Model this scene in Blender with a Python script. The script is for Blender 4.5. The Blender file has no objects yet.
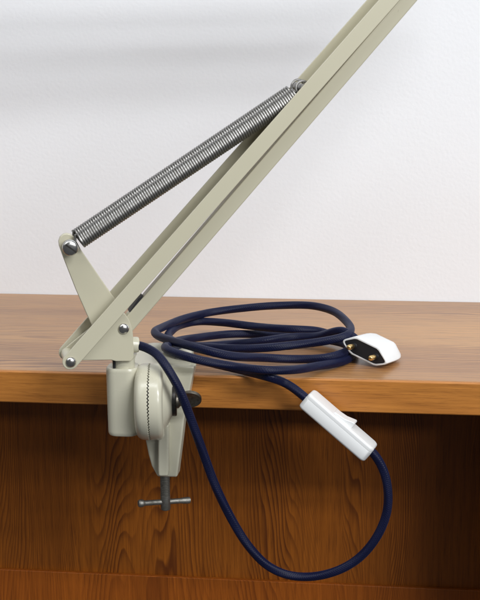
import bpy, bmesh, math, random
from mathutils import Vector, Matrix

random.seed(7)
MM = 0.001
R = math.radians
scene = bpy.context.scene
C = scene.collection

# ------------------------------------------------------------------ camera
H, D, CX = 276.68, 966.39, 128.53
PITCH, YAW, ROLL = 0.2215734, 0.1322276, -0.0105950
FPX = 1400.0
fw = Vector((-math.sin(YAW)*math.cos(PITCH), math.cos(YAW)*math.cos(PITCH), -math.sin(PITCH)))
r0 = Vector((math.cos(YAW), math.sin(YAW), 0.0))
u0 = r0.cross(fw)
RT = r0*math.cos(ROLL) + u0*math.sin(ROLL)
UP = u0*math.cos(ROLL) - r0*math.sin(ROLL)
EYE = Vector((CX, -D, H))

cd = bpy.data.cameras.new('camera')
cam = bpy.data.objects.new('camera', cd)
C.objects.link(cam)
m = Matrix((RT, UP, -fw)).transposed().to_4x4()
m.translation = EYE*MM
cam.matrix_world = m
cd.sensor_fit = 'VERTICAL'
cd.sensor_height = 24.0
cd.lens = 24.0*FPX/600.0
cd.clip_start = 0.02
cd.clip_end = 60.0
scene.camera = cam

def ray(px, py):
    return fw*FPX + RT*(px-240.0) + UP*(300.0-py)

def hit(px, py, o, n):
    """world point (mm) of a measured sight line on the plane through o with normal n"""
    d = ray(px, py)
    return EYE + d*((Vector(o)-EYE).dot(n)/d.dot(n))

def WY(px, py, Y):
    return hit(px, py, (0, Y, 0), Vector((0, 1, 0)))

def TZ(px, py, Z):
    return hit(px, py, (0, 0, Z), Vector((0, 0, 1)))

# ------------------------------------------------------------------ nodes
class N:
    def __init__(s, name):
        s.m = bpy.data.materials.new(name)
        s.m.use_nodes = True
        s.t = s.m.node_tree
        s.p = s.t.nodes['Principled BSDF']
    def n(s, typ, **kw):
        x = s.t.nodes.new(typ)
        for k, v in kw.items():
            setattr(x, k, v)
        return x
    def l(s, a, b):
        s.t.links.new(a, b)
    def val(s, sock, v):
        if hasattr(v, 'is_output'):
            s.l(v, sock)
        else:
            sock.default_value = v
    def math(s, op, a, b=0.0, c=0.0, clamp=False):
        x = s.n('ShaderNodeMath', operation=op)
        x.use_clamp = clamp
        s.val(x.inputs[0], a); s.val(x.inputs[1], b); s.val(x.inputs[2], c)
        return x.outputs[0]
    def noise(s, vec, scale, detail=4.0, rough=0.55, dist=0.0):
        x = s.n('ShaderNodeTexNoise')
        s.l(vec, x.inputs['Vector'])
        x.inputs['Scale'].default_value = scale
        x.inputs['Detail'].default_value = detail
        x.inputs['Roughness'].default_value = rough
        x.inputs['Distortion'].default_value = dist
        return x.outputs['Fac']
    def mapping(s, vec, scale=(1, 1, 1), loc=(0, 0, 0), rot=(0, 0, 0)):
        x = s.n('ShaderNodeMapping')
        s.l(vec, x.inputs['Vector'])
        x.inputs['Scale'].default_value = scale
        x.inputs['Location'].default_value = loc
        x.inputs['Rotation'].default_value = rot
        return x.outputs['Vector']
    def ramp(s, fac, stops, interp='LINEAR'):
        x = s.n('ShaderNodeValToRGB')
        x.color_ramp.interpolation = interp
        els = x.color_ramp.elements
        while len(els) < len(stops):
            els.new(0.5)
        for e, (p, c) in zip(els, stops):
            e.position = p
            e.color = (c[0], c[1], c[2], 1.0) if hasattr(c, '__len__') else (c, c, c, 1.0)
        s.l(fac, x.inputs['Fac'])
        return x.outputs['Color']
    def mix(s, fac, a, b, mode='MIX'):
        x = s.n('ShaderNodeMix', data_type='RGBA', blend_type=mode)
        s.val(x.inputs[0], fac)
        for i, v in ((6, a), (7, b)):
            if hasattr(v, 'is_output'):
                s.l(v, x.inputs[i])
            else:
                x.inputs[i].default_value = (v[0], v[1], v[2], 1.0)
        return x.outputs[2]
    def bump(s, h, strength, dist):
        x = s.n('ShaderNodeBump')
        x.inputs['Strength'].default_value = strength
        x.inputs['Distance'].default_value = dist
        s.l(h, x.inputs['Height'])
        s.l(x.outputs['Normal'], s.p.inputs['Normal'])
    def obj(s):
        return s.n('ShaderNodeTexCoord').outputs['Object']
    def uv(s):
        return s.n('ShaderNodeTexCoord').outputs['UV']
    def set(s, **kw):
        for k, v in kw.items():
            k = k.replace('_', ' ')
            if k in s.p.inputs:
                s.val(s.p.inputs[k], v)

def wood(name, rot, early, late, dark, tilt=0.03, ring=170.0, axis_off=(0.0, 0.035), warp=0.012,
         rough=0.42, coat=0.25, pore=0.6, contrast=1.0, fibre_amt=0.5, seed=0.0, wave=0.004, spec=0.5, tiltx=0.0, fine_scale=1100.0, sharp=1.0):
    """plain sawn veneer: rot turns object space so that the grain runs along local Z"""
    w = N(name)
    p = w.mapping(w.obj(), rot=rot, loc=(seed, seed*0.37, seed*0.71))
    # slow warp of the trunk axis
    lo = w.mapping(p, scale=(1, 1, 0.16))
    def cn(off, sc):
        return w.math('SUBTRACT', w.noise(w.mapping(lo, loc=off), sc, 2.5, 0.5), 0.5)
    sx = w.n('ShaderNodeSeparateXYZ'); w.l(p, sx.inputs[0])
    wob = w.math('MULTIPLY', w.math('SUBTRACT', w.noise(w.mapping(p, scale=(1, 1, 0.16), loc=(6, 2, 1)), 60.0, 2.0), 0.5), wave)
    wx = w.math('MULTIPLY_ADD', cn((3, 1, 7), 16.0), warp*4, w.math('ADD', sx.outputs[0], axis_off[0]-seed))
    wy0 = w.math('ADD', w.math('SUBTRACT', sx.outputs[1], seed*0.37), axis_off[1])
    wy = w.math('MULTIPLY_ADD', cn((9, 4, 2), 12.0), warp*4, wy0)
    along = w.math('SUBTRACT', sx.outputs[2], seed*0.71)
    wy2 = w.math('MULTIPLY_ADD', along, tilt, wy)
    wx = w.math('MULTIPLY_ADD', along, tiltx, wx)
    rr = w.math('SQRT', w.math('ADD', w.math('MULTIPLY', wx, wx), w.math('MULTIPLY', wy2, wy2)))
    fine = w.noise(w.mapping(p, scale=(1, 1, 0.06)), 120.0, 3.0, 0.6)
    ph = w.math('MULTIPLY_ADD', fine, 0.35, w.math('MULTIPLY', w.math('ADD', rr, wob), ring))
    fr = w.math('FRACT', ph)
    band = w.ramp(fr, [(0.0, 0.0), (0.45, 0.25), (0.80, 0.95), (0.90, 1.0), (1.0, 0.0)])
    # ring to ring variation
    vary = w.noise(w.mapping(p, scale=(1, 1, 0.05), loc=(5, 5, 5)), 28.0, 2.0)
    band = w.math('POWER', band, sharp)
    bandf = w.math('MULTIPLY', band, w.math('MULTIPLY', w.ramp(vary, [(0.36, 0.12), (0.62, 1.0)]), contrast), clamp=True)
    fib = w.noise(w.mapping(p, scale=(1, 1, 0.035)), fine_scale, 3.0, 0.6)
    fibm = w.noise(w.mapping(p, scale=(1, 1, 0.035), loc=(1, 8, 3)), 380.0, 3.0, 0.6)
    col = w.mix(bandf, early, late)
    f2 = w.math('MULTIPLY', w.ramp(fibm, [(0.35, 1.0), (0.62, 0.0)]), fibre_amt)
    col = w.mix(f2, col, dark)
    f3 = w.math('MULTIPLY', w.ramp(fib, [(0.36, 1.0), (0.46, 0.0)]), pore)
    col = w.mix(f3, col, dark)
    big = w.noise(w.mapping(p, scale=(1, 1, 0.25), loc=(2, 2, 9)), 7.0, 2.0)
    col = w.mix(w.math('MULTIPLY', w.ramp(big, [(0.35, 0.0), (0.7, 1.0)]), 0.35), col, late)
    w.l(col, w.p.inputs['Base Color'])
    ro = w.math('MULTIPLY_ADD', fibm, 0.16, rough-0.08)
    w.set(Roughness=ro, Coat_Weight=coat, Coat_Roughness=0.28, Specular_IOR_Level=spec)
    hgt = w.math('ADD', w.math('MULTIPLY', fib, 0.6), w.math('MULTIPLY', fr, 0.12))
    w.bump(hgt, 0.22, 0.0004)
    return w.m

def enamel(name, col, rough=0.33):
    w = N(name)
    o = w.obj()
    n1 = w.noise(o, 26.0, 3.0)
    n2 = w.noise(o, 420.0, 3.0, 0.6)
    c = w.mix(w.ramp(n1, [(0.35, 0.0), (0.7, 0.16)]), col, (col[0]*0.86, col[1]*0.84, col[2]*0.76))
    # small chips and grime specks
    sp = w.noise(w.mapping(o, loc=(4, 4, 4)), 210.0, 2.0, 0.5)
    c = w.mix(w.ramp(sp, [(0.76, 0.0), (0.80, 0.3)]), c, (col[0]*0.45, col[1]*0.42, col[2]*0.36))
    w.l(c, w.p.inputs['Base Color'])
    w.set(Roughness=w.math('MULTIPLY_ADD', n1, 0.16, rough-0.07), Coat_Weight=0.15, Coat_Roughness=0.2)
    w.bump(w.math('ADD', w.math('MULTIPLY', n2, 0.25), w.math('MULTIPLY', w.noise(o, 90.0, 2.0), 0.5)), 0.12, 0.0005)
    return w.m

def metal(name, col, rough, var=0.15, scale=300.0):
    w = N(name)
    o = w.obj()
    n1 = w.noise(o, scale, 4.0, 0.6)
    c = w.mix(w.ramp(n1, [(0.35, 0.0), (0.75, 1.0)]), col, (col[0]*(1-var*2), col[1]*(1-var*2.1), col[2]*(1-var*2.3)))
    w.l(c, w.p.inputs['Base Color'])
    w.set(Metallic=1.0, Roughness=w.math('MULTIPLY_ADD', n1, 0.25, rough-0.1))
    w.bump(n1, 0.1, 0.0002)
    return w.m

def plastic(name, col, rough, bump=0.03):
    w = N(name)
    o = w.obj()
    n1 = w.noise(o, 60.0, 3.0)
    c = w.mix(w.ramp(n1, [(0.3, 0.0), (0.8, 0.12)]), col, (col[0]*0.8, col[1]*0.79, col[2]*0.75))
    w.l(c, w.p.inputs['Base Color'])
    w.set(Roughness=w.math('MULTIPLY_ADD', n1, 0.15, rough-0.07))
    w.bump(w.noise(o, 900.0, 2.0), bump, 0.0003)
    return w.m

def braid(name):
    w = N(name)
    s = w.n('ShaderNodeSeparateXYZ'); w.l(w.uv(), s.inputs[0])
    u, v = s.outputs[0], s.outputs[1]            # u: mm along the cord, v: 0..1 round it
    TP = 2*math.pi
    a = w.math('SINE', w.math('MULTIPLY', w.math('ADD', w.math('MULTIPLY', u, 0.62), w.math('MULTIPLY', v, 8.0)), TP))
    b = w.math('SINE', w.math('MULTIPLY', w.math('SUBTRACT', w.math('MULTIPLY', u, 0.62), w.math('MULTIPLY', v, 8.0)), TP))
    h = w.math('MAXIMUM', a, b)
    tw = w.math('SINE', w.math('MULTIPLY', w.math('ADD', w.math('MULTIPLY', u, 0.022), w.math('MULTIPLY', v, 3.0)), TP))
    nz = w.noise(w.obj(), 700.0, 3.0)
    fac = w.math('MULTIPLY_ADD', h, 0.22, w.math('MULTIPLY_ADD', nz, 0.7, 0.05), clamp=True)
    col = w.mix(fac, (0.0014, 0.0021, 0.011), (0.0048, 0.0076, 0.041))
    w.l(col, w.p.inputs['Base Color'])
    w.set(Roughness=0.5, Sheen_Weight=0.05, Sheen_Roughness=0.5, Specular_IOR_Level=0.22)
    w.p.inputs['Sheen Tint'].default_value = (0.35, 0.45, 1.0, 1.0)
    w.bump(w.math('MULTIPLY_ADD', tw, 1.0, w.math('MULTIPLY', h, 0.22)), 0.5, 0.0005)
    return w.m

M = {}
M['enamel'] = enamel('beige_green_enamel', (0.545, 0.51, 0.38))
M['casting'] = enamel('cream_cast_enamel', (0.56, 0.535, 0.42), 0.25)
M['steel'] = metal('spring_steel', (0.38, 0.37, 0.355), 0.40, 0.12, 240.0)
M['chrome'] = metal('polished_nickel', (0.66, 0.65, 0.63), 0.22, 0.12, 160.0)
M['dull'] = metal('dull_zinc', (0.33, 0.32, 0.29), 0.56, 0.22, 420.0)
M['knob'] = metal('worn_bronze', (0.24, 0.215, 0.18), 0.42, 0.25, 380.0)
M['black'] = plastic('black_plastic', (0.010, 0.010, 0.012), 0.5)
M['darkmetal'] = metal('dark_washer_metal', (0.10, 0.095, 0.09), 0.42, 0.2)
M['white'] = plastic('white_plastic', (0.72, 0.722, 0.715), 0.34)
M['brass'] = metal('brass', (0.80, 0.56, 0.24), 0.24, 0.1)
M['braid'] = braid('navy_braided_fabric')
OAK = dict(early=(0.43, 0.205, 0.062), late=(0.29, 0.118, 0.030), dark=(0.15, 0.055, 0.014))
M['top'] = wood('oak_top', (0, R(-90), 0), (0.53, 0.268, 0.090), (0.165, 0.056, 0.018), (0.09, 0.035, 0.014), tilt=0.0, tiltx=0.085, ring=230.0,
                axis_off=(0.014, -0.10), warp=0.016, rough=0.38, coat=0.32, pore=0.45, contrast=1.0, fibre_amt=0.25, seed=1.3, wave=0.008)
M['edge'] = wood('oak_edge', (0, R(-90), 0), (0.54, 0.210, 0.037), (0.35, 0.116, 0.017), (0.17, 0.054, 0.009), tilt=0.02, ring=190.0,
                 axis_off=(0.02, 0.09), warp=0.006, rough=0.45, coat=0.1, pore=0.5, contrast=0.6, fibre_amt=0.35, seed=2.9, wave=0.003, fine_scale=1300.0)
M['panel'] = wood('stained_panel_veneer', (0, 0, 0), (0.37, 0.108, 0.0085), (0.110, 0.0255, 0.0026), (0.095, 0.023, 0.0026), tilt=0.06, ring=740.0,
                  axis_off=(0.09, 0.020), warp=0.016, rough=0.45, coat=0.08, pore=0.45, contrast=1.0, fibre_amt=0.4, seed=0.0, wave=0.0018, spec=0.3, sharp=1.2)
M['rail'] = wood('stained_rail_veneer', (0, 0, 0), (0.38, 0.098, 0.0082), (0.16, 0.036, 0.0035), (0.11, 0.026, 0.003), tilt=0.05, ring=600.0,
                  axis_off=(0.09, 0.025), warp=0.014, rough=0.42, coat=0.1, pore=0.4, contrast=0.8, fibre_amt=0.35, seed=0.01, wave=0.0018, spec=0.3)

def wallmat():
    w = N('painted_plaster')
    o = w.obj()
    n1 = w.noise(o, 9.0, 3.0)
    w.l(w.mix(n1, (0.83, 0.84, 0.86), (0.85, 0.86, 0.88)), w.p.inputs['Base Color'])
    w.set(Roughness=0.7, Specular_IOR_Level=0.3)
    h = w.math('ADD', w.math('MULTIPLY', w.noise(o, 330.0, 3.0, 0.5), 0.8), w.math('MULTIPLY', w.noise(o, 70.0, 2.0), 0.8))
    w.bump(h, 0.15, 0.0012)
    return w.m
M['wall'] = wallmat()

# ------------------------------------------------------------------ mesh helpers
def new_obj(name, bm, mat, parent=None, smooth=True, bevel=0.0, segs=2, angle=35.0):
    me = bpy.data.meshes.new(name)
    bmesh.ops.recalc_face_normals(bm, faces=bm.faces[:])
    bm.to_mesh(me); bm.free()
    o = bpy.data.objects.new(name, me)
    C.objects.link(o)
    me.materials.append(M[mat])
    if smooth:
        for p in me.polygons:
            p.use_smooth = True
    if bevel > 0:
        b = o.modifiers.new('bevel', 'BEVEL')
        b.width = bevel*MM; b.segments = segs; b.limit_method = 'ANGLE'; b.angle_limit = R(angle)
        b.harden_normals = True
        b.use_clamp_overlap = True
    elif smooth:
        e = o.modifiers.new('edge', 'EDGE_SPLIT')
        e.split_angle = R(40)
    if parent:
        o.parent = parent
    return o

def prism(bm, outline, a, b, fn):
    """outline: list of 2D points; fn(p, t) -> Vector mm; between depth a and b"""
    va = [bm.verts.new(fn(p, a)*MM) for p in outline]
    vb = [bm.verts.new(fn(p, b)*MM) for p in outline]
    n = len(outline)
    bm.faces.new(va); bm.faces.new(vb[::-1])
    for i in range(n):
        bm.faces.new((va[i], vb[i], vb[(i+1) % n], va[(i+1) % n]))

def box(bm, lo, hi):
    prism(bm, [(lo[0], lo[1]), (hi[0], lo[1]), (hi[0], hi[1]), (lo[0], hi[1])], lo[2], hi[2],
          lambda p, t: Vector((p[0], p[1], t)))

def frame_from(axis):
    z = Vector(axis).normalized()
    x = Vector((0, 0, 1)).cross(z)
    if x.length < 1e-3:
        x = Vector((1, 0, 0))
    x.normalize()
    return x, z.cross(x), z

def lathe(bm, o, axis, prof, n=48, cap=True):
    """prof: (distance along axis, radius) mm"""
    o = Vector(o); x, y, z = frame_from(axis)
    rings = []
    for t, r in prof:
        if r <= 1e-6:
            rings.append([bm.verts.new((o+z*t)*MM)])
        else:
            rings.append([bm.verts.new((o+z*t+(x*math.cos(2*math.pi*i/n)+y*math.sin(2*math.pi*i/n))*r)*MM) for i in range(n)])
    for A, B in zip(rings, rings[1:]):
        if len(A) == 1 and len(B) == 1:
            continue
        for i in range(n):
            j = (i+1) % n
            if len(A) == 1:
                bm.faces.new((A[0], B[i], B[j]))
            elif len(B) == 1:
                bm.faces.new((A[i], B[0], A[j]))
            else:
                bm.faces.new((A[i], B[i], B[j], A[j]))
    if cap:
        for Rg in (rings[0], rings[-1]):
            if len(Rg) > 2:
                bm.faces.new(Rg)

def catmull(pts, step=1.5):
    P = [Vector(p) for p in pts]
    P = [P[0]*2-P[1]] + P + [P[-1]*2-P[-2]]
    out = []
    for i in range(1, len(P)-2):
        p0, p1, p2, p3 = P[i-1:i+3]
        n = max(2, int((p2-p1).length/step))
        # centripetal
        t0 = 0.0
        t1 = t0+max(1e-6, (p1-p0).length)**0.5
        t2 = t1+max(1e-6, (p2-p1).length)**0.5
        t3 = t2+max(1e-6, (p3-p2).length)**0.5
        for k in range(n):
            t = t1+(t2-t1)*k/n
            A1 = p0*((t1-t)/(t1-t0))+p1*((t-t0)/(t1-t0))
            A2 = p1*((t2-t)/(t2-t1))+p2*((t-t1)/(t2-t1))
            A3 = p2*((t3-t)/(t3-t2))+p3*((t-t2)/(t3-t2))
            B1 = A1*((t2-t)/(t2-t0))+A2*((t-t0)/(t2-t0))
            B2 = A2*((t3-t)/(t3-t1))+A3*((t-t1)/(t3-t1))
            out.append(B1*((t2-t)/(t2-t1))+B2*((t-t1)/(t2-t1)))
    out.append(P[-2])
    return out

def smooth_path(p, it=6):
    p = [Vector(q) for q in p]
    for _ in range(it):
        p = [p[0]]+[(p[i-1]+p[i]*2+p[i+1])/4 for i in range(1, len(p)-1)]+[p[-1]]
    return p

def tube(bm, pts, r, n=12, uvl=None, caps=True):
    pts = [Vector(p) for p in pts]
    m_ = len(pts)
    tan = [(pts[min(i+1, m_-1)]-pts[max(i-1, 0)]).normalized() for i in range(m_)]
    x, y, _ = frame_from(tan[0])
    rings = []; L = 0.0; Ls = []
    for i in range(m_):
        if i:
            L += (pts[i]-pts[i-1]).length
            x = (x-tan[i]*x.dot(tan[i])).normalized()
        y = tan[i].cross(x)
        rr = r(i/(m_-1)) if callable(r) else r
        rings.append([bm.verts.new((pts[i]+(x*math.cos(2*math.pi*k/n)+y*math.sin(2*math.pi*k/n))*rr)*MM) for k in range(n)])
        Ls.append(L)
    for i in range(m_-1):
        for k in range(n):
            j = (k+1) % n
            f = bm.faces.new((rings[i][k], rings[i][j], rings[i+1][j], rings[i+1][k]))
            if uvl:
                for lp, (uu, vv) in zip(f.loops, ((Ls[i], k/n), (Ls[i], (k+1)/n), (Ls[i+1], (k+1)/n), (Ls[i+1], k/n))):
                    lp[uvl].uv = (uu, vv)
    if caps:
        bm.faces.new(rings[0][::-1]); bm.faces.new(rings[-1])

def torus(bm, c, axis, R_, r, n=28, m_=8):
    x, y, z = frame_from(axis); c = Vector(c)
    rings = []
    for i in range(n):
        a = 2*math.pi*i/n; d = x*math.cos(a)+y*math.sin(a)
        rings.append([bm.verts.new((c+d*(R_+r*math.cos(2*math.pi*k/m_))+z*(r*math.sin(2*math.pi*k/m_)))*MM) for k in range(m_)])
    for i in range(n):
        for k in range(m_):
            bm.faces.new((rings[i][k], rings[i][(k+1) % m_], rings[(i+1) % n][(k+1) % m_], rings[(i+1) % n][k]))

def B():
    return bmesh.new()

def root(name, label, cat, loc=(0, 0, 0), rz=0.0):
    o = bpy.data.objects.new(name, None); C.objects.link(o)
    o.location = Vector(loc)*MM; o.rotation_euler = (0, 0, rz)
    o['label'] = label; o['category'] = cat
    return o

def rel(o, base):
    """shapes are written in world mm; move their data to the frame of the thing's base"""
    o.data.transform(Matrix.Translation(-base.location))
    return o

# ------------------------------------------------------------------ setting
WD = 260.1   # table depth to the wall
bm = B(); box(bm, (-1400, WD+0.6, -1000), (1500, WD+60, 1500))
wall = new_obj('wall', bm, 'wall', smooth=False)
wall['kind'] = 'structure'

desk = root('wooden_desk', 'oak desk with a thick orange brown front edge and a dark veneered panel below', 'desk', (0, 0, -24))
TT = 24.03
bm = B(); box(bm, (-700, 3.5, -TT), (420, WD, 0))
rel(new_obj('tabletop', bm, 'top', desk, bevel=0.6), desk)
bm = B(); box(bm, (-700, 0.0, -TT-0.3), (420, 3.5, -0.05))
rel(new_obj('edge_strip', bm, 'edge', desk, bevel=1.3, segs=3), desk)
PY = 100.0
bm = B(); box(bm, (-700, PY, -760), (420, PY+16, -TT-0.4))
rel(new_obj('back_panel', bm, 'panel', desk, bevel=0.4), desk)
SPX = WY(486, 480, PY).x
bm = B(); box(bm, (SPX, 6, -760), (SPX+20, PY-0.3, -TT-0.4))
rel(new_obj('side_panel', bm, 'panel', desk, bevel=0.6), desk)
zs = WY(120, 572.5, PY).z
bm = B(); box(bm, (-700, PY-4.5, -760), (SPX-0.4, PY-0.2, zs))
rel(new_obj('bottom_rail', bm, 'rail', desk, bevel=0.8), desk)

# ------------------------------------------------------------------ the lamp
AL = R(20.0)
YP = -30.0                                     # post axis in front of the desk edge
pp = WY(123.0, 372, YP)
lamp = root('desk_lamp', 'beige enamelled clamp lamp with slanting double arms and two steel springs on the desk edge', 'lamp', (pp.x, YP, pp.z), 0.0)
LA = Vector((math.cos(AL), math.sin(AL), 0)); LD = Vector((-math.sin(AL), math.cos(AL), 0)); LZ = Vector((0, 0, 1))
LO = Vector((pp.x, YP, 0))
def LP(px, py, d):
    """sight line met with the arm plane at lateral offset d -> (a, z) in that plane"""
    q = hit(px, py, LO+LD*d, LD)-LO
    return Vector((q.dot(LA), q.z))
def LW(p, d):
    return LO+LA*p[0]+LD*d+LZ*p[1]
def lw(p, t):
    return LW(p, t)
def part(name, bm, mat, parent=None, **kw):
    o = new_obj(name, bm, mat, None, **kw)
    o.parent = parent or lamp
    return rel(o, lamp)

def arc(c, r, a0, a1, n=10):
    return [Vector((c[0]+r*math.cos(a0+(a1-a0)*i/n), c[1]+r*math.sin(a0+(a1-a0)*i/n))) for i in range(n+1)]

# --- upper channel arm (two flanges and a web, open towards the springs)
A0 = LP(70.5, 362, -14); A1 = LP(389.5, 0, -14)
AU = (A1-A0).normalized(); AN = Vector((-AU.y, AU.x))        # AN: to the upper left
AH = 5.5
ALEN = 492.0
ang = math.atan2(AU.y, AU.x)
def flange():
    c = arc(A0, AH, ang+math.pi/2, ang+3*math.pi/2, 14)
    e = A0+AU*ALEN
    return c+[e-AN*AH, e+AN*AH]
bm = B()
prism(bm, flange(), -14.0, -12.4, lw)
prism(bm, flange(), 12.4, 14.0, lw)
w0, w1 = A0+AU*66, A0+AU*ALEN
prism(bm, [w0-AN*(AH-0.05), w1-AN*(AH-0.05), w1-AN*(AH-1.7), w0-AN*(AH-1.7)], -12.45, 12.45, lw)
arm_a = part('channel_arm', bm, 'enamel', bevel=0.45)

# --- lower arm, a narrower box section
C0 = LP(126.4, 328, -5); C1 = LP(408.6, 0, -5)
CU = (C1-C0).normalized(); CN = Vector((-CU.y, CU.x)); CH = 5.15
ca = math.atan2(CU.y, CU.x)
CLEN = 420.0
bm = B()
oc = arc(C0, CH, ca+math.pi/2, ca+3*math.pi/2, 14)+[C0+CU*CLEN-CN*CH, C0+CU*CLEN+CN*CH]
prism(bm, oc, -5.0, 4.0, lw)
arm_c = part('lower_arm', bm, 'enamel', bevel=1.0, segs=3)
bm = B()
prism(bm, [LP(x, y, -7) for x, y in ((130.0, 313.0), (139.0, 299.5), (143.5, 296.5), (142.5, 302), (134.5, 314))], -4, 5, lw)
part('dark_strip', bm, 'black', arm_a)  # added black piece for the dark strip in the gap between the arms

# --- bracket: two cheek plates, a back web and the round post
def bracket_outline(d):
    px = [(64.5, 358), (118, 314.5), (121.5, 312.5), (125, 313.5), (129, 319.5), (131.5, 326), (133, 333), (134, 352),
          (133.5, 358.5), (131, 361.5), (116, 361.5), (111, 360.2), (80, 360.8), (74, 367), (68, 367.5), (64, 363)]
    return [LP(x, y, -11) for x, y in px]
bm = B()
ol = bracket_outline(0)
prism(bm, ol, -11.0, -9.2, lw)
prism(bm, ol, 9.2, 11.0, lw)
b1, b2 = LP(132.3, 336, -11), LP(132.6, 359, -11)
prism(bm, [b1+Vector((-1.9, 0)), b1+Vector((0.4, 0)), b2+Vector((0.4, 0)), b2+Vector((-1.9, 0))], -9.3, 9.3, lw)
f1, f2 = LP(112, 360, -11), LP(132.5, 360, -11)
prism(bm, [f1, f2, f2+Vector((0, 2.2)), f1+Vector((0, 2.2))], -9.3, 9.3, lw)
br = part('bracket', bm, 'enamel', bevel=0.7)
neck_top = f1.y+0.5
bm = B()
lathe(bm, (pp.x+0.6, YP, neck_top), (0, 0, -1), [(-0.5, 9.6), (0, 9.5), (1.5, 8.6), (3, 8.1), (30, 8.1)], 40)
part('post', bm, 'casting', br)
bm = B()
sp = WY(114.2, 362.5, YP-7)
lathe(bm, (sp.x, sp.y, sp.z+2.0), (0, 0, -1), [(0, 1.0), (8, 1.0)], 12)
part('dark_notch', bm, 'black', br)  # added black rod stands in for the dark slit left of the post
# cable boss
bc = LP(133.5, 344, 0)
bm = B()
bw = LW(bc, -2)
bdir = (LA+Vector((0, 0, -0.05))).normalized()
lathe(bm, bw, bdir, [(-2, 5.6), (2.0, 5.6), (3.2, 5.2), (3.4, 4.6), (3.3, 3.6), (1.0, 3.5)], 32)
part('cable_boss', bm, 'casting', br)

def rivet(p2, d, r, parent, name='rivet'):
    bm = B()
    lathe(bm, LW(p2, d), -LD, [(-0.5, r), (0.5, r), (1.1, r*0.9), (1.8, r*0.66), (2.2, r*0.35), (2.3, 0)], 28)
    part(name, bm, 'chrome', parent)
rivet(A0+Vector((0.3, 0.0)), -14, 3.7, arm_a)
rivet(LP(123.7, 328.7, -11), -11, 3.9, br)
# pins running through
bm = B(); lathe(bm, LW(A0, -13), LD, [(0, 2.4), (27.5, 2.4)], 18); part('pivot_pin', bm, 'chrome', arm_a)
bm = B()
lathe(bm, LW(A0, -9.0), LD, [(0, 4.3), (18, 4.3)], 24); part('spacer', bm, 'enamel', arm_a)

# --- spring lever
lv = [(59.2, 246), (58.6, 241.5), (60.2, 237), (63.3, 234.4), (67, 233.6), (71, 234.5), (74.6, 237.5),
      (81.5, 250.5), (107.6, 288.5), (118, 303), (127, 319), (110, 338), (99, 343), (90.6, 323), (76, 290), (63.6, 258.5)]
bm = B()
prism(bm, [LP(x, y, -2) for x, y in lv], -2.0, 2.0, lw)
lever = part('spring_lever', bm, 'enamel', bevel=0.7)
SC = LP(70.2, 247.2, -10)
SPN = SC
bm = B()
lathe(bm, LW(SC, -12.5), -LD, [(-25, 3.2), (-2.2, 3.2), (-2.2, 5.4), (-0.2, 5.6), (0.9, 5.3), (1.6, 4.7), (2.1, 3.6), (2.35, 2.0), (2.4, 0)], 32)
psc = part('pivot_screw', bm, 'chrome', lever)
bm = B()
sd = Vector((math.cos(R(-38)), math.sin(R(-38)))); sn = Vector((-sd.y, sd.x))
prism(bm, [SC-sd*4.6-sn*0.55, SC+sd*4.6-sn*0.55, SC+sd*4.6+sn*0.55, SC-sd*4.6+sn*0.55], -14.9, -13.2, lw)
part('screw_slot', bm, 'darkmetal', lever, smooth=False)

# --- springs
S0 = LP(79.4, 240.8, -6); S1 = LP(295.0, 95.6, -6)
PIN = LP(300.0, 87.0, 0)
SU = (S1-S0).normalized(); SN = Vector((-SU.y, SU.x))
SL = (S1-S0).length
def spring(d):
    bm = B()
    turns = 100; per = 16
    r0_, wr = 4.95, 0.92
    pts = []
    tot = turns*per
    for i in range(tot+1):
        t = i/tot; a = 2*math.pi*turns*t
        q = S0+SU*(SL*t)+SN*(r0_*math.cos(a)+(0.9 if d > 0 else -0.2))
        pts.append(LW(q, d+r0_*math.sin(a)))
    tube(bm, pts, wr, 7)
    # hooked ends
    def hook(end, pin, sgn):
        e = LW(end+SN*r0_*0.9, d)
        mid = LW(end-SU*sgn*1.0, d)
        c = pin
        v = (end-c)
        L0 = 3.9 if sgn > 0 else 4.6
        h = [LW(end+SN*(r0_), d), LW(end-SU*sgn*1.6+SN*(r0_*0.55), d)]
        base = math.atan2(v.y, v.x)
        for k in range(15):
            a = base+sgn*(-0.9+k*(2*math.pi*0.86)/14)
            h.append(LW(c+Vector((math.cos(a), math.sin(a)))*L0, d+0.10*k-0.7))
        tube(bm, catmull(h, 0.8), wr, 7)
    hook(S0, SPN, 1)
    hook(S1, PIN, -1)
    return bm
part('spring', spring(-6.0), 'steel')
part('spring', spring(6.0), 'steel')
bm = B()
lathe(bm, LW(PIN, -12.3), LD, [(0, 2.6), (24.6, 2.6)], 20)
part('spring_pin', bm, 'steel', arm_a)

# --- upper arm and elbow above the picture (the lamp goes on out of view)
E0 = A0+AU*(ALEN-6)
bm = B()
UU = Vector((-math.cos(R(12.5)), math.sin(R(12.5)))); UN = Vector((-UU.y, UU.x))
for off in (10.5, -10.5):
    s = E0+UN*off; e = s+UU*430
    prism(bm, [s-UN*2.9, e-UN*2.9, e+UN*2.9, s+UN*2.9], -8, 8, lw)
part('upper_arm', bm, 'enamel', bevel=1.0)
bm = B()
prism(bm, [E0+Vector(v) for v in ((-18, -14), (14, -16), (20, 2), (8, 18), (-16, 16))], -16.5, -14.3, lw)
prism(bm, [E0+Vector(v) for v in ((-18, -14), (14, -16), (20, 2), (8, 18), (-16, 16))], 14.3, 16.5, lw)
part('elbow_bracket', bm, 'enamel', bevel=0.8)

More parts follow.
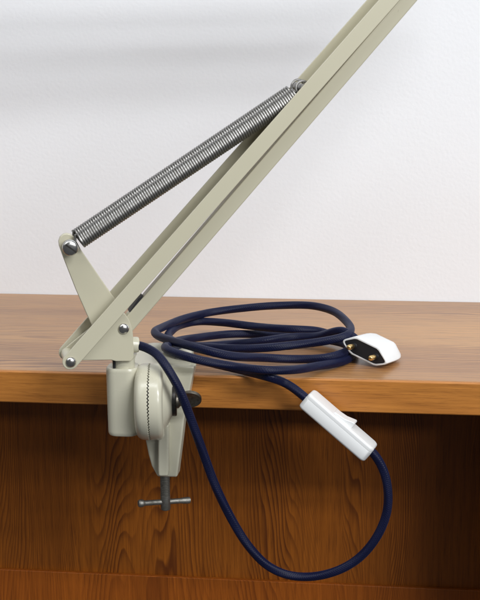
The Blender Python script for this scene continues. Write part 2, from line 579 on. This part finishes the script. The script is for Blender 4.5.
# --- clamp casting
ztop = WY(123, 369.3, YP-9.5).z
zbot = WY(123, 436.5, YP-9.5).z
zc = WY(150, 401.5, YP).z
def X(px, Y=YP, py=400):
    return WY(px, py, Y).x
def rrect(cx, cy, hx, hy, r, n=6):
    o = []
    for sx, sy, a in ((1, 1, 0), (-1, 1, 90), (-1, -1, 180), (1, -1, 270)):
        for i in range(n+1):
            t = R(a+90*i/n)
            o.append((cx+sx*(hx-r)+r*math.cos(t), cy+sy*(hy-r)+r*math.sin(t)))
    return o
sx0, sx1 = X(108.3), X(139.5)
scx, shx = (sx0+sx1)/2, (sx1-sx0)/2
bm = B()
sec = [(zbot, 0.93, 0.90), (zbot+1.2, 0.975, 0.955), (zbot+3.0, 0.985, 0.975), (ztop-2.5, 1.0, 1.0), (ztop-0.8, 0.985, 0.985), (ztop, 0.94, 0.94)]
rings = []
for z, kx, ky in sec:
    rings.append([bm.verts.new(Vector((x, y, z))*MM) for x, y in rrect(scx, YP, shx*kx, 10.5*ky, 7.5*min(kx, ky))])
n_ = len(rings[0])
for a_, b_ in zip(rings, rings[1:]):
    for i in range(n_):
        bm.faces.new((a_[i], a_[(i+1) % n_], b_[(i+1) % n_], b_[i]))
bm.faces.new(rings[0]); bm.faces.new(rings[-1])
sock = part('post_socket', bm, 'casting')
sock.data.polygons.foreach_set('use_smooth', [True]*len(sock.data.polygons))

RD = 27.3
def drum(x0prof, side):
    pass
xs = X(150.2)
NT = 68
PIV = Vector((xs, YP, zc)); ROT = Matrix.Rotation(R(7.5), 3, 'Z')
DAX = ROT@Vector((1, 0, 0))
def DP(x):
    return PIV+DAX*(x-xs)
def toothed(bm, prof, seam_x, sgn):
    """prof: (x, r) from the far end up to the seam; seam edge is zigzag"""
    n = NT*2
    rings = []
    for k, (x, r) in enumerate(prof):
        last = k >= len(prof)-2
        ring = []
        for i in range(n):
            a = 2*math.pi*i/n
            xx = x+(0.5 if i % 2 else -0.5)*(1 if last else 0)
            ring.append(bm.verts.new((PIV+ROT@Vector((xx-PIV.x, r*math.cos(a), r*math.sin(a))))*MM))
        rings.append(ring)
    for a_, b_ in zip(rings, rings[1:]):
        for i in range(n):
            bm.faces.new((a_[i], a_[(i+1) % n], b_[(i+1) % n], b_[i]))
    bm.faces.new(rings[0]); bm.faces.new(rings[-1])
bm = B()
xl = X(136.0)
toothed(bm, [(xl, 19), (xl+0.3, 21.5), (xl+1.2, 24.0), (xl+2.4, 25.6), (xl+4.0, 26.6), (xl+5.5, 27.0), (xs-2.0, RD), (xs-0.5, RD-0.1), (xs-0.5, RD-3)], xs, 1)
part('hinge_drum', bm, 'casting', sock)

clamp_x = lambda px, py, Y: WY(px, py, Y)
bm = B()
xr = X(163.0)
prof = [(X(172.4), 9.8), (X(172.0), 11.0), (X(171.0), 12.2), (X(166), 18.0), (X(165), 19.3), (X(164.2), 19.9), (X(163.9), 20.4), (X(163.8), 24.0), (X(163.2), 25.4), (X(162.2), 26.3), (X(160.7), 27.0), (X(159.2), RD), (xs+2.0, RD), (xs+0.5, RD-0.1), (xs+0.5, RD-3)]
toothed(bm, prof, xs, -1)
drum2_bm = bm

# C shaped frame: front web
def fr(Y):
    L = [(141, 366), (141, 372), (143, 405), (144.3, 430), (145.9, 441), (148.5, 454), (151.7, 465.5), (157.7, 476.5)]
    Rr = [(177.4, 477), (178.4, 468), (182.2, 438), (184.3, 420), (188.5, 398), (192.2, 378), (193.8, 371), (194.6, 366.5)]
    q = [WY(x, y, Y) for x, y in L+Rr]
    q[0].z = q[-1].z = 10.4
    return q
clamp_bm = B()
o1 = fr(-12)
prism(clamp_bm, [(p.x, p.z) for p in o1], -13.2, -0.6, lambda p, t: Vector((p[0], t, p[1])))
clamp = part('clamp_frame', clamp_bm, 'casting', bevel=1.5, segs=3)
# top jaw lying on the table
bm = B()
jx0 = TZ(133.5, 352, 9).x; jx1 = WY(195.0, 366, -13).x
zj = 11.0
secs = [(-12.6, 0.0, 1.6), (0, 0.0, 3.0), (30, 0.0, 8.0), (42, 1.5, 9.5), (49, 5.0, 13.0), (53, 11.0, 18.0)]
def jaw_ring(y, ins, inr, z0):
    return [(jx0+ins, y, z0), (jx1-inr, y, z0), (jx1-inr-0.5, y, zj), (jx0+ins+0.8, y, zj)]
rg = []
for y, ins, inr in secs:
    rg.append([bm.verts.new(Vector(q)*MM) for q in jaw_ring(y, ins, inr, 0.15)])
for a_, b_ in zip(rg, rg[1:]):
    for i in range(4):
        bm.faces.new((a_[i], a_[(i+1) % 4], b_[(i+1) % 4], b_[i]))
bm.faces.new(rg[0]); bm.faces.new(rg[-1])
part('top_jaw', bm, 'casting', clamp, bevel=3.0, segs=4, angle=30)
# rib down the front
bm = B()
rb = [WY(157.7, 425, -20), WY(168.6, 425, -20), WY(168.6, 470, -20), WY(168.0, 476.5, -20), WY(158.4, 476.5, -20), WY(157.7, 470, -20)]
prism(bm, [(p.x, p.z) for p in rb], -20.5, -12.0, lambda p, t: Vector((p[0], t, p[1])))
part('rib', bm, 'casting', clamp, bevel=1.6, segs=3)
# lower arm reaching under the table with the screw boss
zb = WY(167, 476.5, -12).z
sc = WY(165.2, 490, 16)
bm = B()
prism(bm, [(WY(157.7, 470, -12).x, -6.0), (WY(177, 470, -12).x, -6.0), (sc.x+8.5, 16), (sc.x+6, 23), (sc.x-6, 23), (sc.x-8.5, 16)], zb+0.6, zb+13,
      lambda p, t: Vector((p[0], p[1], t)))
part('screw_boss', bm, 'casting', clamp, bevel=1.5, segs=3)
part('hinge_half', drum2_bm, 'casting', clamp)
# dark gap core
bm = B(); lathe(bm, DP(xs-2.2), DAX, [(0, RD-1.6), (4.4, RD-1.6)], 60); part('seam_core', bm, 'black', clamp)
# clamp screw with thread, T bar, pad
zs_end = WY(165.2, 510, 16).z
zt_bar = WY(165, 501.7, 16).z
scr_top = -TT-3.2
bm = B()
prof = []
z = 0.0
Ls = scr_top-(zs_end)
prof += [(0, 2.2), (0.6, 3.4), (1.2, 3.7), (12.0, 3.7), (12.4, 3.0)]
z = 12.5
while z < Ls-1.5:
    prof += [(z, 3.0), (z+0.35, 3.65), (z+0.85, 3.65), (z+1.2, 3.0)]
    z += 1.35
prof += [(Ls, 3.0)]
lathe(bm, (sc.x, 16, zs_end), (0, 0, 1), prof, 24)
cs = part('clamp_screw', bm, 'dull', clamp)
bm = B(); lathe(bm, (sc.x, 16, -TT-3.4), (0, 0, 1), [(0, 7), (0.6, 8), (2.6, 8), (2.9, 7.4)], 28); part('screw_pad', bm, 'dull', clamp)
t0, t1 = WY(140.5, 503.4, 16-9), WY(189, 500.2, 16+9)
bm = B()
ax = (t1-t0); Lb = ax.length
lathe(bm, t0, ax, [(-1.9, 1.4), (-1.6, 2.4), (-0.6, 2.95), (1.6, 2.95), (2.6, 2.4), (3.6, 2.05), (Lb-6.5, 2.05), (Lb-5.0, 2.35), (Lb-1.0, 2.6), (Lb+0.6, 2.4), (Lb+1.0, 1.4)], 20)
part('t_handle', bm, 'dull', clamp)
# washer and thumb screw
wx0, wx1 = X(172.0), X(176.2)
bm = B(); lathe(bm, DP(wx0), DAX, [(0, 9.9), (0.3, 10.6), (wx1-wx0-0.4, 10.6), (wx1-wx0, 10.1), (wx1-wx0, 5.0)], 40); part('washer', bm, 'darkmetal', clamp)
bm = B()
tc = WY(190.0, 399.0, YP)
lathe(bm, DP(wx1-0.5), DAX, [(0, 5.2), (2.0, 5.0), (3.0, 3.6), (tc.x-wx1-4, 3.2)], 24)
dn = Vector((0.10, -0.84, -0.54)).normalized()
lathe(bm, Vector((tc.x, YP, tc.z))-dn*1.3, dn, [(0, 6.5), (0.0, 7.7), (0.5, 8.2), (2.1, 8.2), (2.6, 7.7), (2.6, 6.9), (2.2, 6.4), (2.2, 0)], 40)
part('thumb_screw', bm, 'knob', clamp)

# ------------------------------------------------------------------ power cord
CR = 3.15
cord = root('power_cord', 'navy braided cord coiled on the desk, looping below its edge, with white switch', 'cord',
            (TZ(250, 345, 0).x, TZ(250, 345, 0).y, 0))
def cpart(name, bm, mat, parent=None, **kw):
    o = new_obj(name, bm, mat, None, **kw); o.parent = parent or cord
    return rel(o, cord)

# --- where the plug lies
def camv(r, u, f):
    return RT*r+UP*u+fw*f
nrm = camv(-0.53, -0.11, -0.84).normalized()          # face normal, towards the eye and left
wv = camv(0.817, -0.389, -0.417); wv = (wv-nrm*wv.dot(nrm)).normalized()
tv = nrm.cross(wv); tv = tv if tv.z > 0 else -tv
HW, HT = 19.6, 7.1
low = min((wv*a+tv*b+nrm*c).z for a in (-10.5, 10.5) for b in (-HT, HT) for c in (0, -18))
pc = TZ(364.8, 351.2, 0.2-low)
def PF(w_, t_, n_):
    return pc+wv*w_+tv*t_+nrm*n_

def unruly(pts, amp, seed):
    """small slow wander, the way a stiff flex never lies quite true"""
    rnd = random.Random(seed); ph = [(rnd.uniform(0, 6.28), rnd.uniform(0.7, 1.4)) for _ in range(9)]
    out = []; L = 0.0
    for i, p in enumerate(pts):
        if i:
            L += (pts[i]-pts[i-1]).length
        k = min(1.0, i/30.0, (len(pts)-1-i)/30.0)
        o = Vector([sum(math.sin(L/w_*f+a) for w_, (a, f) in zip((9.0, 17.0, 31.0), ph[c*3:c*3+3]))/3 for c in range(3)])
        out.append(p+o*amp*k)
    return out

# hanging run: boss -> drop -> loop -> switch
hang = [(133.5, 343.8, -28), (140, 345.5, -30), (149, 349, -34), (158, 355, -40), (167, 366.5, -46), (176.5, 383, -48), (184.5, 402, -47), (193, 425, -44),
        (204, 456, -40), (217, 489, -37), (232, 520, -34), (249, 547, -32), (267, 565.5, -31), (289, 575.5, -30), (313, 577.3, -29), (338, 570.5, -28),
        (361, 556, -27), (378, 535, -26), (387.5, 509, -25), (387.5, 484, -25), (381.5, 466, -25), (373, 453, -25), (366, 446, -24.6)]
P1 = [WY(x, y, Y) for x, y, Y in hang]
P1[0] = bw+bdir*0.5; 
# coil: measured points with height above the table
coil = [(311, 402.5, 'Y', -16), (304, 396.5, 'Y', -15.5), (295, 388.8, 'Y', -13), (284, 382.3, 'Y', -8),
        (270, 377.6, 'Z', 5.5), (252, 373.3, 'Z', 4.5), (236, 369.0, 'Z', 4.2), (213, 363.3, 'Z', 8.0), (188, 356.8, 'Z', 14.0), (172, 351.8, 'Z', 15.0),
        (165, 346.8, 'Z', 15.2), (170, 343.5, 'Z', 14.5), (184, 339.6, 'Z', 10), (205, 336.2, 'Z', 6), (232, 334.2, 'Z', 4.5), (262, 334.8, 'Z', 4), (292, 337.0, 'Z', 4), (318, 339.0, 'Z', 4),
        (336, 341.5, 'Z', 5), (347, 345.5, 'Z', 7), (346, 352.0, 'Z', 8.5),
        (326, 357.6, 'Z', 8), (296, 358.8, 'Z', 6), (262, 357.8, 'Z', 9), (232, 356.0, 'Z', 15), (210, 351.7, 'Z', 20), (190, 346.2, 'Z', 22), (170, 340.2, 'Z', 21), (158, 336.0, 'Z', 20),
        (154.5, 332.2, 'Z', 20), (159, 328.8, 'Z', 19), (170, 323.6, 'Z', 18), (186, 318.0, 'Z', 17), (214, 311.6, 'Z', 17), (246, 307.8, 'Z', 19), (280, 305.4, 'Z', 21), (309, 305.4, 'Z', 22), (331, 310.6, 'Z', 22),
        (345, 319.6, 'Z', 21), (350.4, 329.5, 'Z', 20), (346, 336.5, 'Z', 19), (330, 340.2, 'Z', 17), (304, 343.7, 'Z', 15), (272, 347.3, 'Z', 14), (240, 348.6, 'Z', 12), (212, 347.8, 'Z', 10), (188, 346.0, 'Z', 10), (172, 345.6, 'Z', 16),
        (165.5, 348.0, 'Z', 22), (172, 352.0, 'Z', 22), (190, 357.8, 'Z', 20), (214, 363.0, 'Z', 14.5), (236, 366.6, 'Z', 11), (264, 369.8, 'Z', 12), (292, 370.0, 'Z', 9), (320, 366.0, 'Z', 5), (340, 362.0, 'Z', 3.6),
        (351, 357.0, 'Z', 3.4), (355, 350.0, 'Z', 3.4), (350, 343.5, 'Z', 5), (337, 336.8, 'Z', 10), (318, 330.5, 'Z', 12), (300, 329.4, 'Z', 14), (279, 328.3, 'Z', 14), (246, 325.4, 'Z', 12), (220, 322.4, 'Z', 11), (198, 321.0, 'Z', 11), (182, 324.4, 'Z', 11),
        (172, 331.0, 'Z', 12), (168, 337.0, 'Z', 13), (176, 342.6, 'Z', 12), (198, 346.2, 'Z', 5), (228, 344.2, 'Z', 4), (262, 341.0, 'Z', 10), (296, 336.5, 'Z', 11), (318, 336.0, 'Z', 13)]
P2 = [WY(x, y, v) if k == 'Y' else TZ(x, y, v) for x, y, k, v in coil]
P2 += [PF(-27, 3, -13), PF(-16, 1, -13), PF(-10, 0, -13)]
bm = B(); uvl = bm.loops.layers.uv.new('UVMap')
tube(bm, unruly(smooth_path(catmull(P1, 1.2), 10), 0.45, 3), CR, 16, uvl)
tube(bm, unruly(smooth_path(catmull(P2, 1.2), 30), 0.4, 5), CR, 16, uvl)
cable = cpart('cable', bm, 'braid')

# --- inline rocker switch
g0, g1 = WY(303.8, 397.6, -15.5), WY(371.0, 455.6, -25)
e1 = (g1-g0).normalized()
vw = (EYE-(g0+g1)/2).normalized()
side = (vw-e1*vw.dot(e1)).normalized()            # towards the eye, across the axis
upn = e1.cross(side); upn = upn if upn.z > 0 else -upn
ph = R(17)
e3 = (side*math.cos(ph)-upn*math.sin(ph)).normalized()    # side face normal
e2 = (upn*math.cos(ph)+side*math.sin(ph)).normalized()    # rocker face normal
sl = (g1-g0).length
hh, ww = 12.4, 20.0
ctr = (g0+g1)/2-e3*4.0
def SF(p, t):
    return ctr+e1*p[0]+e2*p[1]+e3*t
def shell(bm, secs):
    """rounded rectangle sections stacked along the side normal: (height, inset)"""
    rings = []
    for y, ins in secs:
        a = sl/2-1-ins; b = ww/2-ins; r = 3.6-ins*0.6
        o = []
        for cx, cy, a0 in ((a-r, b-r, 0), (-a+r, b-r, 90), (-a+r, -b+r, 180), (a-r, -b+r, 270)):
            for i in range(7):
                t = R(a0+90*i/6)
                o.append((cx+r*math.cos(t), cy+r*math.sin(t)))
        rings.append([bm.verts.new((ctr+e1*p[0]+e3*p[1]+e2*y)*MM) for p in o])
    n = len(rings[0])
    for a_, b_ in zip(rings, rings[1:]):
        for i in range(n):
            bm.faces.new((a_[i], a_[(i+1) % n], b_[(i+1) % n], b_[i]))
    bm.faces.new(rings[0]); bm.faces.new(rings[-1])
h2 = hh/2
bm = B()
shell(bm, [(-h2, 1.9), (-h2+0.12, 1.2), (-h2+0.5, 0.6), (-h2+1.1, 0.2), (-h2+1.9, 0.0), (2.75, 0.0), (2.9, 0.12), (2.95, 0.6)])
sw = cpart('inline_switch', bm, 'white')
bm = B()
shell(bm, [(2.8, 0.6), (2.95, 0.25), (3.1, 0.1), (h2-1.5, 0.12), (h2-0.8, 0.3), (h2-0.25, 0.75), (h2+0.1, 1.4), (h2+0.2, 2.1)])
cpart('switch_cover', bm, 'white', sw)
bm = B()
rk = [(-8.5, hh/2-2), (8.5, hh/2-2), (8.3, hh/2+3.9), (7.2, hh/2+4.2), (0.5, hh/2+1.9), (-8.2, hh/2+0.9)]
prism(bm, rk, -5.2, 5.2, lambda p, t: ctr+e1*p[0]+e2*p[1]+e3*t)
cpart('rocker', bm, 'white', sw, bevel=0.7)

# --- flat two pin plug
HEX = [(-HW, 0.6), (-11.0, HT), (10.0, HT), (HW, -0.4), (HW-0.6, -2.4), (11.5, -HT), (-10.5, -HT), (-HW+0.4, -1.8)]
for _ in range(1):
    q_ = []
    for a_, b_ in zip(HEX, HEX[1:]+HEX[:1]):
        ln = math.hypot(b_[0]-a_[0], b_[1]-a_[1]); c_ = min(0.25, 1.3/ln)
        q_ += [(a_[0]+(b_[0]-a_[0])*c_, a_[1]+(b_[1]-a_[1])*c_), (b_[0]+(a_[0]-b_[0])*c_, b_[1]+(a_[1]-b_[1])*c_)]
    HEX = q_
def hexa(k, kt):
    return [(a*k, b*kt) for a, b in HEX]
bm = B()
def hr(k, kt, n_, sh=0.0):
    return [bm.verts.new(PF(a+sh, b, n_)*MM) for a, b in hexa(k, kt)]
rg = [hr(0.915, 0.805, -0.9), hr(0.915, 0.805, 0.0), hr(0.955, 0.90, 0.15), hr(0.985, 0.965, -0.1), hr(1.0, 1.0, -0.9), hr(1.0, 1.0, -14), hr(0.98, 0.99, -21), hr(0.93, 0.96, -26), hr(0.84, 0.88, -30), hr(0.72, 0.74, -32.4), hr(0.55, 0.5, -33.6)]
n_ = len(HEX)
for a_, b_ in zip(rg, rg[1:]):
    for i in range(n_):
        bm.faces.new((a_[i], a_[(i+1) % n_], b_[(i+1) % n_], b_[i]))
bm.faces.new(rg[0]); bm.faces.new(rg[-1])
plug = cpart('plug', bm, 'white')
bm = B()
rg = [[bm.verts.new(PF(a, b, t)*MM) for a, b in hexa(0.905, 0.785)] for t in (-1.5, -0.35)]
for i in range(len(HEX)):
    bm.faces.new((rg[0][i], rg[0][(i+1) % len(HEX)], rg[1][(i+1) % len(HEX)], rg[1][i]))
bm.faces.new(rg[0]); bm.faces.new(rg[1])
cpart('plug_face', bm, 'black', plug)
for s in (-1, 1):
    bm = B()
    lathe(bm, PF(s*9.5, 0, -0.4), nrm, [(0, 2.3), (0.6, 1.95), (3.4, 1.9), (3.45, 1.9)], 20)
    sl_ = cpart('pin_sleeve', bm, 'black', plug)
    bm = B()
    lathe(bm, PF(s*9.5, 0, 2.9), nrm, [(0, 2.05), (4.8, 2.05), (5.9, 1.8), (6.5, 1.1), (6.7, 0)], 20)
    cpart('pin', bm, 'brass', plug)

# ------------------------------------------------------------------ light
def area(name, loc, target, sx, sy, power, col=(1, 1, 1)):
    l = bpy.data.lights.new(name, 'AREA')
    l.shape = 'RECTANGLE'; l.size = sx; l.size_y = sy; l.energy = power; l.color = col
    o = bpy.data.objects.new(name, l); C.objects.link(o)
    o.location = Vector(loc)*MM
    d = (Vector(target)-Vector(loc)).normalized()
    x = Vector((d.y, -d.x, 0)).normalized()         # keep the long side level
    y = (-d).cross(x)
    mm = Matrix((x, y, -d)).transposed().to_4x4(); mm.translation = o.location
    o.matrix_world = mm
    return o
area('key_light', (2300, -1950, 2200), (2300, 100, 0), 2.4, 0.17, 58, (0.95, 0.975, 1.0))
area('key_light', (2300, -1980, 1900), (2300, 100, 0), 2.4, 0.14, 46, (0.95, 0.975, 1.0))
area('low_light', (2300, -2250, 1000), (2300, 0, 60), 2.6, 0.2, 42, (0.95, 0.975, 1.0))
area('overhead_light', (0, -950, 2000), (0, 80, 0), 1.8, 0.3, 18, (0.95, 0.975, 1.0))
area('left_fill', (-1700, -1300, 2200), (0, 60, 100), 2.6, 1.8, 24, (0.95, 0.975, 1.0))  # added fill, brightens the inside of the channel arm
wd = bpy.data.worlds.new('World'); scene.world = wd; wd.use_nodes = True
bg = wd.node_tree.nodes['Background']
bg.inputs[0].default_value = (0.92, 0.95, 1.0, 1); bg.inputs[1].default_value = 0.09

scene.render.engine = 'CYCLES'
scene.view_settings.view_transform = 'Standard'
scene.view_settings.look = 'None'
scene.view_settings.exposure = 0.0
scene.view_settings.gamma = 1.0
